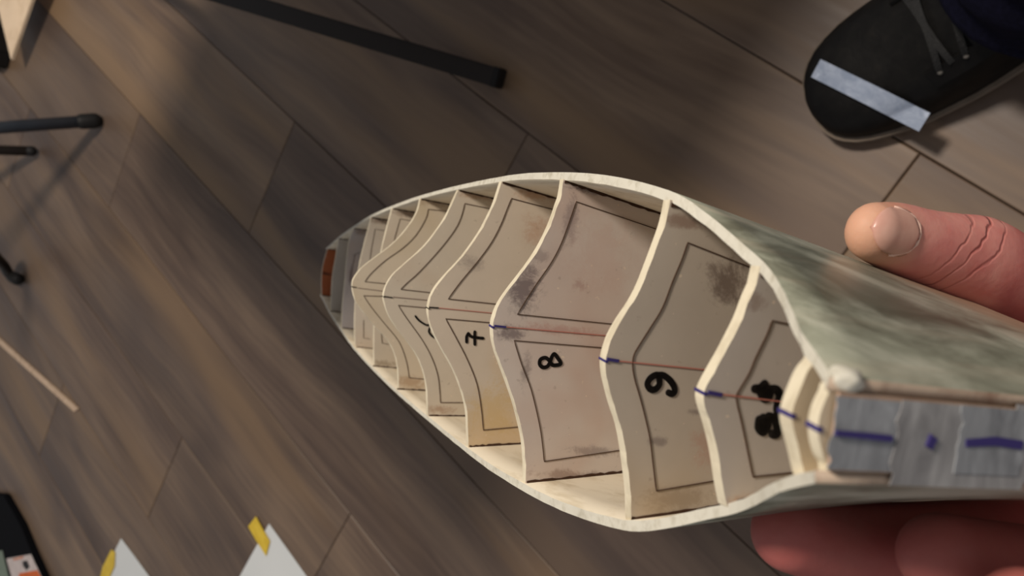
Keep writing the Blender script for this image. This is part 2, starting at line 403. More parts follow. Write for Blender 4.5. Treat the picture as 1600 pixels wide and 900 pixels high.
LBL = {'T': 'reddish brown plywood transom at the far narrow end', '1': 'first small frame beside the brown transom', '2': 'second small greyish frame from the far end',
       '3': 'third small frame from the far end', '4': 'fourth straight-edged frame from the far end', '5': 'curved frame behind the one with a half-hidden digit',
       '6': 'frame with a half-hidden 6 in black marker', '7': 'frame with a black handwritten 7', '8': 'large frame with a black handwritten 8 and soot smudges', '9': 'frame with a black handwritten 9',
       '95': 'frame with a black handwritten 9.5', '10': 'small thick frame just behind the nose', '11': 'short end frame at the taped nose'}
BASE = {'T': (150, 84, 50), '1': (170, 158, 142), '2': (168, 158, 154), '3': (176, 162, 142), '4': (176, 160, 136), '5': (182, 164, 136), '6': (182, 166, 142), '7': (184, 166, 142), '8': (180, 164, 150), '9': (166, 150, 130), '95': (160, 148, 136), '10': (190, 168, 132), '11': (190, 168, 132)}
WARM = {'T': (176, 108, 70), '7': (198, 166, 116), '8': (186, 152, 134), '9': (170, 146, 114), '5': (184, 164, 124)}
def SP(k, x, y, rpx, rpy, col, st):         # a stain placed where it is seen on the face
    t = TT[k]-TF; w, d = Lpx(x, y, t); z = t/ray(x, y).dot(AX); return (w, d, rpy/FPX*z, rpx/FPX*z*1.1, 0, col, st)
SOOT = (92, 78, 80)
SPOTS = {'8': [SP('8', 820, 450, 26, 40, SOOT, .75), SP('8', 800, 520, 26, 14, SOOT, .7), SP('8', 822, 580, 10, 30, SOOT, .5), SP('8', 915, 296, 40, 10, SOOT, .75), SP('8', 893, 340, 14, 50, (120, 104, 104), .5), SP('8', 925, 705, 45, 9, SOOT, .45), SP('8', 890, 742, 70, 9, (110, 76, 60), .5), SP('8', 880, 515, 60, 10, (168, 116, 104), .45), SP('8', 940, 400, 60, 70, (186, 152, 138), .3), SP('8', 905, 445, 14, 10, (150, 112, 102), .4), SP('8', 845, 400, 14, 10, SOOT, .35)],
         '9': [SP('9', 1140, 440, 45, 45, (88, 70, 60), .75), SP('9', 1065, 345, 40, 12, (118, 84, 66), .6), SP('9', 1030, 690, 18, 8, SOOT, .5), SP('9', 1100, 645, 30, 6, SOOT, .55), SP('9', 1060, 780, 70, 22, (132, 112, 88), .45), SP('9', 1110, 690, 30, 40, (176, 136, 116), .5)],
         '7': [SP('7', 735, 410, 22, 14, SOOT, .35), SP('7', 840, 300, 40, 16, (176, 128, 84), .55), SP('7', 775, 640, 45, 50, (196, 168, 118), .6), SP('7', 840, 360, 26, 30, (178, 136, 108), .5)],
         '6': [SP('6', 745, 305, 40, 8, (164, 122, 84), .55), SP('6', 685, 640, 30, 8, (150, 116, 90), .6)],
         '5': [SP('5', 640, 598, 26, 12, (160, 126, 92), .6), SP('5', 670, 316, 30, 8, (150, 124, 96), .5)],
         '4': [SP('4', 600, 568, 20, 6, (128, 112, 90), .6), SP('4', 640, 335, 30, 6, (130, 110, 96), .7)],
         '3': [SP('3', 590, 345, 22, 6, (130, 110, 96), .7)], '2': [SP('2', 565, 362, 18, 6, (130, 110, 96), .6), SP('2', 548, 430, 4, 30, (120, 104, 110), .6)],
         '95': [SP('95', 1165, 790, 50, 18, (168, 132, 104), .6), SP('95', 1180, 470, 26, 20, (118, 92, 76), .5)],
         'T': [SP('T', 510, 428, 12, 3, (80, 44, 30), .9), SP('T', 512, 466, 12, 4, (84, 44, 28), .8)]}
FR = {}
for i, k in enumerate(['T', '1', '2', '3', '4', '5', '6', '7', '8', '9', '95', '10', '11']):
    t = TT[k]; tf = TF if k not in ('10', '11') else (0.0038 if k == '10' else 0.0029)
    edge = resample([Lpx(x, y, t) for x, y in OPEN[k]], 3)
    # snap corner to the shell's inner side
    sec = section(t); s_half = section(t-tf)
    mid = (sum(p[0] for p in edge)/len(edge))
    e2 = []
    for j, (w, d) in enumerate(edge):
        lim = hw(t)-0.0001
        if k in ('10', '11'): lim += 0
        e2.append((max(WC-lim, min(WC+lim, w)), d))
    e2[0] = (WC-hw(t), e2[0][1]); e2[-1] = (WC+hw(t), e2[-1][1])
    low = [(x*1.0+0.0002, d) for x, d in sec if d > edge[0][1]+0.004]
    ring = e2 + [(WC+x, d) for x, d in low] + [(WC-x, d) for x, d in low[-2::-1]]
    n = len(ring)
    # slightly uneven thickness at the open edge
    vs = [L(t, *p) for p in ring]
    for j, p in enumerate(ring):
        jj = noise.noise(Vector((p[0]*260, p[1]*260, i*3.3)))*0.0004 if 0 < j < len(e2)-1 else 0
        vs.append(L(t-tf, p[0], p[1]+jj))
    fs = [tuple(range(n))[::-1], tuple(range(n, 2*n))] + [(j, (j+1) % n, n+(j+1) % n, n+j) for j in range(n)]
    mif = [0, 0] + [1 if j < len(e2)-1 else 0 for j in range(n)]
    face = former_mat(i, BASE[k], SPOTS.get(k, []), WARM.get(k, (184, 158, 130)))
    o = mesh(NAMES.get(k, 'frame'), vs, fs, [face, M_edge], hull, mi=mif)
    o['label'] = LBL[k]; FR[k] = o
    # scorched glue lines where the frame meets the shell, two per frame
    if k not in ('10', '11'):
        tn = t-tf
        for sgn in (-1, 1):
            sx = section(tn)
            line = [(WC+sgn*(hw(tn)-(hw(tn)-x)-0.0006), d) for x, d in sx if d > edge[0][1]+0.001 and d < edge[0][1]+0.10]
            line = [(WC+sgn*(hw(tn)-0.0006), edge[0 if sgn < 0 else -1][1]+0.0006)] + line
            fine = []
            for a_, b_ in zip(line, line[1:]):
                for q in range(6): fine.append((a_[0]+(b_[0]-a_[0])*q/6, a_[1]+(b_[1]-a_[1])*q/6))
            ribbon('scorched_edge', fine, 0.0011 if k in ('7', '8', '9', '95') else 0.0009, burn, o, tn, jag=0.6, seed=i*2+sgn)
def PP(k, pts): return [Lpx(x, y, TT[k]-TF) for x, y in pts]
def ext(p, q, s=0.075):     # extend the segment p->q in (w,d) deeper into the hull
    l = math.hypot(q[0]-p[0], q[1]-p[1]); return (q[0]+(q[0]-p[0])/l*s, q[1]+(q[1]-p[1])/l*s)
def smooth_line(pts, corners):
    return pts
LW = 0.00075
CUT = {
 '5': [[(697,330),(669,327),(665,342),(650,367),(630,387),(602,407),(580,427),(570,440),(600,443)], [(597,463),(568,462),(580,480),(600,505),(622,532),(632,555),(637,575),(639,590),(659,592)]],
 '6': [[(765,326),(726,318),(720,340),(710,360),(687,390),(655,425),(636,442),(626,452),(671,457)], [(666,481),(622,477),(635,497),(660,532),(675,560),(684,587),(687,612),(688,629),(721,629)]],
 '7': [[(859,326),(799,310),(792,327),(782,352),(767,380),(745,410),(720,440),(700,467),(775,475)], [(765,504),(696,498),(712,527),(730,562),(745,600),(752,640),(755,672),(809,667)]],
 '8': [[(1025,358),(900,315),(888,350),(876,382),(860,412),(835,448),(808,491),(955,506)], [(938,543),(803,532),(815,570),(830,610),(843,665),(848,700),(850,721),(965,704)]],
 '9': [[(1140,405),(1074,379),(1065,405),(1050,441),(1035,480),(1017,510),(998,540),(990,555),(988,572),(992,595),(998,615),(1006,645),(1015,685),(1020,725),(1025,767),(1112,752)]],
 '95': [[(1241,508),(1206,501),(1197,524),(1180,559),(1170,583),(1154,610),(1150,620),(1152,635),(1157,655),(1166,697),(1176,745),(1232,739)]],
 '4': [[(650,346),(625,342),(617,370),(612,400)], [(607,538),(597,536),(594,500)], ],
 '3': [[(600,360),(586,358),(580,390),(576,420)], [(578,530),(568,528),(568,500)]],
 '2': [[(562,395),(555,397),(550,420),(546,440)]],
}
for k, lines in CUT.items():
    for j, ln in enumerate(lines):
        p = PP(k, ln)
        if k in ('5', '6', '7', '8', '9', '95'): p = [ext(p[1], p[0])] + p[:1] + resample(p[1:-1], 4) + p[-1:] + [ext(p[-2], p[-1])]
        ribbon('cut_line', p, 0.00044 if k not in ('8', '9', '95') else 0.00036, cutink, FR[k], TT[k]-TF, jag=0.08, seed=j+5)
# centre lines and pen marks
for k, p0, p1, mt in (('5', (560, 450), (600, 455), greypen), ('6', (614, 464), (668, 469), greypen), ('7', (684, 481), (767, 489), redpen), ('8', (792, 511), (955, 525), redpen), ('9', (966, 564), (1096, 577), redpen), ('95', (1127, 616), (1185, 623), redpen)):
    a_, b_ = PP(k, [p0, p1]); ribbon('centre_line', [a_, b_, ext(a_, b_, 0.04)], 0.00038, mt, FR[k], TT[k]-TF)
for k, p0, p1, wd_ in (('5', (550, 448), (557, 449), .0008), ('6', (600, 463), (613, 465), .0009), ('7', (670, 480), (685, 481), .0009), ('8', (772, 509), (790, 511), .0012), ('9', (948, 561), (966, 564), .0015), ('95', (1106, 613), (1127, 617), .0016)):
    col = bluepen if k in ('8', '9', '95') else ink
    ribbon('pen_mark', PP(k, [p0, p1]), wd_*0.72, col, FR[k], TT[k]-TF, thick=0.0005)
# pen marks across the balsa edges: small wraps proud of the edge
def edge_mark(k, y, wpx):
    t = TT[k]; tf = TF if k not in ('10', '11') else (0.0038 if k == '10' else 0.0029)
    e = [Lpx(px, py, t) for px, py in OPEN[k]]
    w0 = Lpx(OPEN[k][len(OPEN[k])//2][0], y, t)[0]
    e = resample(e, 6); best = min(e, key=lambda q: abs(q[0]-w0)); hw_ = wpx/4.6
    b = [L(t+0.0003, best[0]-hw_, best[1]-0.0003), L(t+0.0003, best[0]+hw_, best[1]-0.0003), L(t-tf-0.0004, best[0]+hw_+0.0006, best[1]-0.0003), L(t-tf-0.0004, best[0]-hw_+0.0006, best[1]-0.0003)]
    n = (L(0, 0, 1)-L(0, 0, 0)).normalized()
    return mesh('pen_mark', *prism(b, n, 0.0008), mats=bluepen if k in ('8', '9', '95', '10', '11') else ink, parent=FR[k])
for k, y, wp in (('5', 448, .0009), ('6', 462, .0009), ('7', 480, .0010), ('8', 507, .0020), ('9', 560, .0017), ('95', 607, .0020), ('10', 642, .0022), ('11', 660, .0024)): edge_mark(k, y, wp)
# handwritten digits
def Z(box, s_, pts): return [(box[0]+x/s_, box[1]+y/s_) for x, y in pts]
DG = {
 '7': ([Z((480, 440), 4, q) for q in ([(996, 378), (996, 345), (1006, 324)], [(1006, 324), (1024, 343), (1060, 350), (1098, 354)], [(1047, 314), (1046, 350), (1047, 392)])], 3.6),
 '8': ([Z((740, 440), 4, q) for q in ([(478, 500), (450, 476), (418, 486), (412, 515), (430, 535), (460, 530), (478, 500), (488, 470), (504, 452), (525, 478), (544, 512), (515, 522), (490, 520), (478, 500)],)], 4.6),
 '9': ([Z((980, 560), 11.25, q) for q in ([(560, 300), (500, 290), (400, 350), (350, 450), (400, 540), (490, 540), (560, 460), (560, 380), (560, 300)], [(560, 290), (640, 300), (740, 380), (810, 480), (830, 570), (790, 620), (720, 600)])], 8.0),
 '95': ([Z((1160, 580), 7.5, q) for q in ([(140, 205), (200, 200), (255, 150)], [(200, 220), (240, 310), (300, 310), (320, 230), (260, 200), (260, 270)], [(340, 210), (400, 220), (430, 290), (410, 370), (400, 440), (420, 500)], [(190, 570), (185, 660), (240, 710), (290, 650), (290, 570), (230, 550), (240, 620), (250, 660)], [(300, 530), (370, 550), (395, 620), (405, 730), (345, 735)])], 11.0),
 '6': ([[(649, 494), (655, 501), (667, 508), (676, 505)], [(676, 505), (686, 512), (690, 522), (680, 528), (670, 518), (676, 505)]], 2.4)}
for k, (strokes, wpx) in DG.items():
    t = TT[k]-TF; z = t/ray(*strokes[0][0]).dot(AX)
    stroke_set('handwritten_number', [PP(k, s_) for s_ in strokes], 1.3*wpx/FPX*z, ink, FR[k], t)
# nose: clear tape wound over the end frame and its centre line
def tape_mat(name, rgb, rgb2, alpha):
    m = NT(name, 0.28, 0.5); g = m.noise(90, 4, 0.6, 0.8, vec=m.map((1, 0.6, 1.6)))
    m.base(m.ramp(g, [(0.35, s2l(rgb)), (0.62, s2l(rgb2)), (0.72, s2l([min(230, x+30) for x in rgb2]))])); m.b.inputs['Alpha'].default_value = alpha; m.bump(m.noise(160, 3, vec=m.map((1, 0.3, 1))), 0.35, 0.0006); return m.m
M_tape = tape_mat('dull_clear_tape', (122, 120, 120), (164, 162, 160), 0.88)
M_tape2 = tape_mat('blue_grey_tape', (116, 118, 121), (156, 158, 160), 0.88)
nose = mesh('nose_face', *prism([L(0.1206, WC-0.0076, 0.1215), L(0.1206, WC+0.0076, 0.1215), L(0.1206, WC+0.0076, 0.302), L(0.1206, WC-0.0076, 0.302)], (-1, 0, 0), 0.0008*S), mats=balsa('nose_balsa', (150, 118, 96), (176, 150, 130), (1, 1, 1), 40), parent=hull)
rr = random.Random(3)
for d0, d1, lo, hi, m in ((0.1212, 0.150, -.0068, .0074, M_tape2), (0.1375, 0.176, -.0072, .0100, M_tape), (0.155, 0.1745, -.0073, .0070, M_tape2), (0.171, 0.212, -.0085, .0085, M_tape), (0.205, 0.25, -.0075, .0080, M_tape2), (0.243, 0.296, -.0080, .0085, M_tape)):
    poly = []
    for j in range(9): poly.append((WC+lo+(hi-lo)*j/8, d0+rr.uniform(-.0008, .0008)))
    for j in range(9): poly.append((WC+hi-(hi-lo)*j/8, d1+rr.uniform(-.0012, .0012)))
    tz = 0.1199-0.0004*(d0 > 0.13)-rr.uniform(0, .0003)
    mesh('tape_strip', *prism([L(tz, *p) for p in poly], (1, 0, 0), 0.0002), mats=m, parent=hull)
for pts, wd_ in (([(0.1212, WC+.0002), (0.130, WC+.0004), (0.136, WC+.0006)], .0012), ([(0.1465, WC+.0020), (0.1475, WC-.0004)], .0020), ([(0.157, WC+.0005), (0.166, WC-.0003), (0.1745, WC+.0002)], .0018), ([(0.176, WC+.0003), (0.185, WC+.0004)], .0011), ([(0.187, WC+.0004), (0.21, WC+.0010), (0.28, WC+.0016)], .0018)):
    ribbon('centre_line', [(p[1], p[0]) for p in pts], wd_, bluepen, nose, 0.1193, jag=0.15)
# whitish glue between the last two frames
gl = NT('dried_glue', 0.35, 0.5).base(s2l((190, 184, 172))).m
def blob(name, c, r, mat, parent, seed=0, sq=(1, 1, 1)):
    b = bmesh.new(); bmesh.ops.create_icosphere(b, subdivisions=3, radius=1)
    for v in b.verts:
        k = 1+0.25*noise.noise(v.co*1.7+Vector((seed, 0, 0))); v.co = Vector((v.co.x*r*sq[0]*k, v.co.y*r*sq[1]*k, v.co.z*r*sq[2]*k))+Vector(c)
    me = bpy.data.meshes.new(name); b.to_mesh(me); b.free(); return link(name, me, mat, parent, True)
blob('glue_drop', L(0.1275, WC-0.0005, 0.1265), 0.0034*S, gl, hull, 1, (0.7, 1.5, 1))
blob('corner_block', L(0.1222, WC-0.0098, 0.1245), 0.0034*S, M_rim, hull, 5, (1.0, 0.8, 1.2))
blob('glue_drop', L(0.181, WC-0.0335+0.0012, 0.1515), 0.0016*S, gl, FR['95'], 4)
# ------------------------------------------------------------------ PERSON: hand, shin in trousers, taped shoe
def skin_mat():
    m = NT('skin', 0.56, 0.3); g = m.noise(38, 4, 0.6, 0.4); g2 = m.noise(380, 4, 0.6); g3 = m.noise(120, 3)
    c = m.ramp(g, [(0.3, s2l((188, 108, 102))), (0.5, s2l((204, 132, 122))), (0.7, s2l((212, 150, 136)))])
    c = m.mix(m.f(g3, 0.5, 0.75, 0, 0.35), c, s2l((196, 100, 92)))
    # paler, drier fingertip
    tip = at(1345, 360, 0.222)
    r = m.vm('DISTANCE', m.co(), tuple(tip)); c = m.mix(m.f(r, 0.006, 0.020, 0.75, 0), c, s2l((206, 164, 132)))
    c = m.mix(m.f(r, 0.055, 0.075, 0, 0.75), c, s2l((152, 72, 66)))
    # creases over the thumb joint
    A = (at(1600, 440, 0.262)-at(1340, 365, 0.228)).normalized(); P0 = at(1340, 365, 0.228)
    sv = m.vm('DOT_PRODUCT', m.vm('SUBTRACT', m.co(), tuple(P0)), tuple(A))
    bv = dv(WX); bb = m.vm('DOT_PRODUCT', m.vm('SUBTRACT', m.co(), tuple(P0)), tuple(bv))
    wob = m.math('MULTIPLY', m.math('SUBTRACT', m.noise(70, 3), 0.5), 0.009)
    hsum = None
    for s0, amp, wdt in ((0.0262, 0.5, 0.0005), (0.0325, 1.0, 0.0005), (0.0392, 0.55, 0.0005)):
        q = m.math('SUBTRACT', m.math('ADD', m.math('ADD', sv, wob), m.math('MULTIPLY', bb, 0.75)), s0)
        k = m.f(m.math('ABSOLUTE', q), 0.0, wdt*1.9, amp, 0)
        hsum = k if hsum is None else m.math('MAXIMUM', hsum, k)
    far = m.vm('DISTANCE', m.co(), tuple(at(1520, 400, 0.24))); msk = m.f(far, 0.018, 0.034, 1, 0)
    hs = m.math('MULTIPLY', m.math('MULTIPLY', hsum, msk), m.f(m.noise(95, 2), 0.36, 0.58, 0.25, 1))
    c = m.mix(m.math('MULTIPLY', hs, 0.5), c, s2l((136, 54, 50)))
    m.base(c)
    hgt = m.math('SUBTRACT', m.math('MULTIPLY', g2, 0.35), m.math('MULTIPLY', hs, 1.15)); m.bump(hgt, 0.55, 0.0007)
    m.b.inputs['Subsurface Weight'].default_value = 0.12; m.b.inputs['Subsurface Radius'].default_value = (0.006, 0.002, 0.001); m.b.inputs['Subsurface Scale'].default_value = 0.5
    return m.m
M_skin = skin_mat()
person = empty('person', onfloor(1560, 40)); person.location.z = 0
tag(person, 'person in navy trousers and black shoe with pale tape, hand gripping the model hull', 'person')
bpy.context.view_layer.update()
def under(o, root):          # parent, keep world placement
    o.parent = root; o.matrix_parent_inverse = root.matrix_basis.inverted(); return o
def HL(t, w, d): return cw((AX*t + WX*w + DX*d)*S)
def limb(pts, rad, seg=20, sub=5):
    flat = [tuple(p)+(r if isinstance(r, tuple) else (r, r)) for p, r in zip(pts, rad)]
    rs = resample(flat, sub); P = [Vector(q[:3]) for q in rs]; Rr = [(q[3], q[4]) for q in rs]
    P, Rr = round_ends(P, Rr, 6); return tube_rings(P, Rr, seg, up0=-dv(ray(1400, 380)).normalized())
thumb = limb([at(1364, 362, 0.222), at(1395, 370, 0.228), at(1440, 385, 0.234), at(1485, 398, 0.240), at(1530, 410, 0.246), at(1580, 438, 0.255), at(1660, 500, 0.27), HL(0.20, -0.028, 0.365)],
             [(.0070, .0082), (.0086, .0098), (.0096, .0108), (.0102, .0124), (.0110, .0138), (.0112, .0138), (.013, .0150), (.016, .019)])
idx = limb([at(1236, 832, 0.193), at(1300, 846, 0.199), at(1400, 850, 0.207), at(1500, 848, 0.219), at(1600, 840, 0.234), HL(0.215, 0.085, 0.30), HL(0.20, 0.06, 0.37)], [.0094, .0100, .0104, .0112, .0110, .0122, .0140])
mid = limb([at(1470, 868, 0.172), at(1530, 880, 0.180), at(1620, 890, 0.192), at(1700, 900, 0.206), HL(0.185, 0.085, 0.30), HL(0.175, 0.06, 0.37)], [.0090, .0098, .0100, .0106, .0118, .0140])
ring_ = limb([at(1600, 960, 0.148), at(1700, 980, 0.158), at(1850, 980, 0.176), HL(0.150, 0.082, 0.30), HL(0.15, 0.06, 0.37)], [.0085, .0092, .0096, .0110, .0140])
pinky = limb([at(1800, 1000, 0.135), at(1950, 1000, 0.148), HL(0.12, 0.078, 0.29), HL(0.125, 0.055, 0.36)], [.0075, .0082, .0092, .0120])
palm = limb([HL(0.205, 0.045, 0.385), HL(0.185, 0.035, 0.395), HL(0.155, 0.03, 0.40), HL(0.125, 0.035, 0.385)], [(.014, .030), (.016, .034), (.016, .034), (.014, .028)])
heel = limb([HL(0.20, -0.018, 0.375), HL(0.17, 0.01, 0.40), HL(0.13, 0.03, 0.40)], [.016, .020, .018])
arm = limb([HL(0.165, 0.02, 0.40), HL(0.145, 0.0, 0.45), HL(0.12, -0.03, 0.52), HL(0.08, -0.09, 0.64)], [(.018, .032), (.020, .027), (.025, .030), (.034, .038)])
hand = mesh('hand', *merge([thumb, idx, mid, ring_, pinky, palm, heel, arm]), mats=M_skin, smooth=True)
rm = hand.modifiers.new('join', 'REMESH'); rm.mode = 'VOXEL'; rm.voxel_size = 0.0011; rm.use_smooth_shade = True
sm = hand.modifiers.new('soft', 'SMOOTH'); sm.iterations = 7; sm.factor = 0.6
under(hand, person); hand['label'] = 'bare hand with the thumb along the upper side of the hull'
# thumb nail: curved plate on the thumb's visible side
def nail():
    P = [at(1364, 362, 0.222), at(1395, 370, 0.228), at(1440, 385, 0.234)]
    A = (P[1]-P[0]).normalized(); N = -dv(ray(1400, 380)).normalized(); N = (N-A*N.dot(A)).normalized(); B = A.cross(N)
    if B.dot(dv(WX)) > 0: B = -B                        # B points to the upper side of the picture
    def surf(s_, th, lift):
        ru, rv = 0.0070+max(0, s_)*0.16, 0.0082+max(0, s_)*0.16
        k = 1.0 if s_ >= 0 else math.sqrt(max(0.02, 1-(s_/0.0082)**2))
        return P[0] + A*s_ + N*(ru*k+lift)*math.cos(th) + B*(rv*k+lift)*math.sin(th)
    s0, s1, th0 = -0.0070, 0.0078, 0.24
    vs, fs = [], []; nu, nv = 16, 16
    for layer in (0, 1):
        for i in range(nu+1):
            u = i/nu; h_ = 0.80*max(0.0, 1-abs(2*u-1)**3.4)**0.5 + 0.03
            for j in range(nv+1):
                y = j/nv*2-1
                vs.append(surf(s0+(s1-s0)*u, th0 + y*h_, 0.00035 - 0.0012*layer + 0.0003*(1-y*y)*(1-layer)))
    k = (nu+1)*(nv+1)
    for i in range(nu):
        for j in range(nv):
            a = i*(nv+1)+j; fs += [(a, a+1, a+nv+2, a+nv+1), (k+a, k+a+nv+1, k+a+nv+2, k+a+1)]
    bd = [i*(nv+1) for i in range(nu+1)] + [nu*(nv+1)+j for j in range(1, nv+1)] + [i*(nv+1)+nv for i in range(nu-1, -1, -1)] + [j for j in range(nv-1, 0, -1)]
    for a, b in zip(bd, bd[1:]+bd[:1]): fs.append((a, b, k+b, k+a))
    m = NT('nail', 0.32, 0.45); g = m.noise(150, 3); m.base(m.ramp(g, [(0.3, s2l((196, 146, 130))), (0.7, s2l((208, 164, 146)))])); m.bump(g, 0.1, 0.0004)
    o = mesh('thumb_nail', vs, fs, m.m, smooth=True); o.parent = hand
    ring = []
    for j in range(25):
        y = -1 + 2*j/24; u = 1.04 - 0.52*abs(y)**2.6; ring.append(surf(s0+(s1-s0)*u, th0 + y*0.86, 0.00022))
    v_, f_ = tube_rings(ring, [(0.00022, 0.00042+0.00022*math.sin(j*1.7)) for j in range(25)], 8, up0=N)
    cu = mesh('cuticle', v_, f_, NT('dry_cuticle', 0.7, 0.2).base(s2l((224, 186, 168))).m, smooth=True); cu.parent = hand
nail()

# shoe: lofted along its length. u runs from toe (0) to heel (1)
toe = onfloor(1272, 172, 0.012); hl = onfloor(1760, -80, 0.0)
SA = Vector((hl.x-toe.x, hl.y-toe.y, 0)).normalized(); SB = Vector((-SA.y, SA.x, 0)); SL = 0.300
prof = [  # u, centre offset, half width, sole top z, upper height, squareness
 (0.000, 0.000, 0.010, 0.020, 0.030), (0.015, 0.000, 0.022, 0.020, 0.036), (0.05, 0.001, 0.034, 0.019, 0.042), (0.10, 0.002, 0.042, 0.018, 0.047), (0.18, 0.003, 0.048, 0.017, 0.052),
 (0.28, 0.003, 0.051, 0.017, 0.060), (0.38, 0.002, 0.050, 0.018, 0.072), (0.48, 0.000, 0.046, 0.020, 0.086), (0.58, -0.001, 0.041, 0.022, 0.098), (0.70, -0.001, 0.038, 0.025, 0.105), (0.85, 0.0, 0.036, 0.028, 0.105), (0.95, 0, 0.030, 0.03, 0.10), (1.0, 0.0, 0.016, 0.03, 0.085)]
def shoe_pt(u, ang, k=1.0, lift=0.0):
    P = [pchip([p[0] for p in prof], [p[j] for p in prof], u) for j in range(1, 5)]
    c, hwid, zs, ht = P; hwid *= 1.12; ca, sa = math.cos(ang), math.sin(ang); e = 0.72
    y = c + (hwid*k+lift)*math.copysign(abs(ca)**e, ca); z = zs + (ht-zs+lift)*abs(sa)**0.85
    return Vector((toe.x, toe.y, 0)) + SA*SL*u + SB*y + Vector((0, 0, z))
M_leather = NT('worn_black_leather', 0.5, 0.14); _g = M_leather.noise(70, 5, 0.65, 0.4); M_leather.base(M_leather.ramp(_g, [(0.35, s2l((10, 9, 9))), (0.6, s2l((17, 16, 15))), (0.78, s2l((26, 23, 20)))])); M_leather.bump(_g, 0.4, 0.0012); M_leather = M_leather.m
M_sole = plain('scuffed_sole_rubber', (112, 100, 88), 0.8, 0.2, 0.2, 50)
us = [0, .004, .015, .03, .05, .08, .12, .17, .22, .28, .34, .4, .46, .52, .58, .65, .72, .8, .88, .95, 1.0]; na = 22
vs = []; fs = []
for u in us:
    for j in range(na+1): vs.append(shoe_pt(u, math.pi*j/na))
for i in range(len(us)-1):
    for j in range(na):
        a = i*(na+1)+j; fs.append((a, a+1, a+na+2, a+na+1))
    fs.append((i*(na+1), (i+1)*(na+1), (i+1)*(na+1)+na, i*(na+1)+na))
fs.append(tuple(range(na+1))); fs.append(tuple((len(us)-1)*(na+1)+j for j in range(na+1)))
shoe = mesh('shoe', vs, fs, M_leather, smooth=True); under(shoe, person); shoe['label'] = 'worn black leather shoe with pale tape across the toe'
vs = []; fs = []; nu = len(us)
for i, u in enumerate(us):
    c, hwid, zs, ht = [pchip([p[0] for p in prof], [p[j] for p in prof], u) for j in range(1, 5)]; hwid *= 1.12
    b0 = Vector((toe.x, toe.y, 0)) + SA*(SL*(u*1.012-0.006)); e = 0.0035
    for y, z in ((-hwid-e*0.4, 0.0005), (-hwid-e, zs*0.5), (-hwid-e, zs), (hwid+e, zs), (hwid+e, zs*0.5), (hwid+e*0.4, 0.0005)): vs.append(b0+SB*(c+y)+Vector((0, 0, z)))
for i in range(nu-1):
    for j in range(6): fs.append((i*6+j, i*6+(j+1) % 6, (i+1)*6+(j+1) % 6, (i+1)*6+j))
fs += [tuple(range(6)), tuple((nu-1)*6+j for j in range(6))]
o = mesh('sole', vs, fs, M_sole); o.parent = shoe
def shoe_hit(x, y):          # point of the upper seen at a pixel (nearest sampled)
    best = None; r = dv(ray(x, y)).normalized(); O = Vector((0, 0, H))
    for i in range(121):
        u = i/120*0.75
        for j in range(61):
            p = shoe_pt(u, math.pi*j/60); q = (p-O); dd = (q - r*q.dot(r)).length
            if q.dot(r) > 0 and (best is None or dd < best[0]-1e-5): best = (dd, u, math.pi*j/60)
    return best[1], best[2]
def strip_on_shoe(name, a, b, width, lift, mat, n=16, parent=shoe, thick=0.0008, over=0.0):
    (u0, g0), (u1, g1) = a, b; top = []; 
    for i in range(n+1):
        k = i/n; u = u0+(u1-u0)*k; g = g0+(g1-g0)*k
        p = shoe_pt(u, g, lift=lift); q = shoe_pt(u+(u1-u0)/n*0.5+1e-4, g+(g1-g0)/n*0.5, lift=lift); tdir = (q-p).normalized()
        nn = (p-shoe_pt(u, g, lift=lift-0.01)).normalized(); s_ = tdir.cross(nn).normalized()
        top += [p-s_*width/2, p+s_*width/2, p+s_*width/2-nn*thick, p-s_*width/2-nn*thick]
    fs = []
    for i in range(n):
        for j in range(4): fs.append((i*4+j, i*4+(j+1) % 4, (i+1)*4+(j+1) % 4, (i+1)*4+j))
    fs += [(0, 1, 2, 3), (n*4, n*4+1, n*4+2, n*4+3)]
    return mesh(name, top, fs, mat, parent)
M_stape = tape_mat('pale_blue_tape', (138, 150, 170), (164, 174, 192), 0.88)
# tape strip lies across the toe between two seen points, following the leather
qa, qb = onfloor(1284, 112, 0.030), onfloor(1452, 196, 0.026)
def surf_z(P):               # height of the upper above the floor at a plan position
    rel = Vector((P.x-toe.x, P.y-toe.y, 0)); u = rel.dot(SA)/SL; y = rel.dot(SB)
    u = max(0.0, min(1.0, u)); c, hwid, zs, ht = [pchip([p[0] for p in prof], [p[j] for p in prof], u) for j in range(1, 5)]
    k = min(0.86, abs(y-c)/hwid); sa = math.sqrt(max(0.0, 1-(k**(1/0.72))**2)); return zs+(ht-zs)*sa**0.85, k
vs = []; fs = []; td = (qb-qa); td.z = 0; tl = td.length; td.normalize(); ts_ = Vector((-td.y, td.x, 0)); NT_ = 30; tw = 0.0165
for i in range(NT_+1):
    for j in range(5):
        P = qa + td*tl*i/NT_ + ts_*tw*(j/4-0.5); z = max(surf_z(P + SA*a_*0.005 + SB*b_*0.006)[0] for a_ in (-1, 0, 1) for b_ in (-1, 0, 1)); z = max(z, 0.028)
        for e in (0.0032, 0.0020): vs.append(Vector((P.x, P.y, z+e)))
for i in range(NT_):
    for j in range(4):
        a = (i*5+j)*2; b = a+2; c_ = a+10; d_ = c_+2
        fs += [(a, b, d_, c_), (a+1, c_+1, d_+1, b+1)]
    a = i*10; fs += [(a, a+10, a+11, a+1), (a+8, a+9, a+19, a+18)]
fs += [(0, 1, 3, 2), (2, 3, 5, 4), (4, 5, 7, 6), (6, 7, 9, 8)]; b = NT_*10; fs += [(b+q[0], b+q[3], b+q[2], b+q[1]) for q in ((0, 1, 3, 2), (2, 3, 5, 4), (4, 5, 7, 6), (6, 7, 9, 8))]
o = mesh('tape_strip', vs, fs, M_stape); o.parent = shoe; o['label'] = 'pale blue-grey tape strip stuck across the toe'
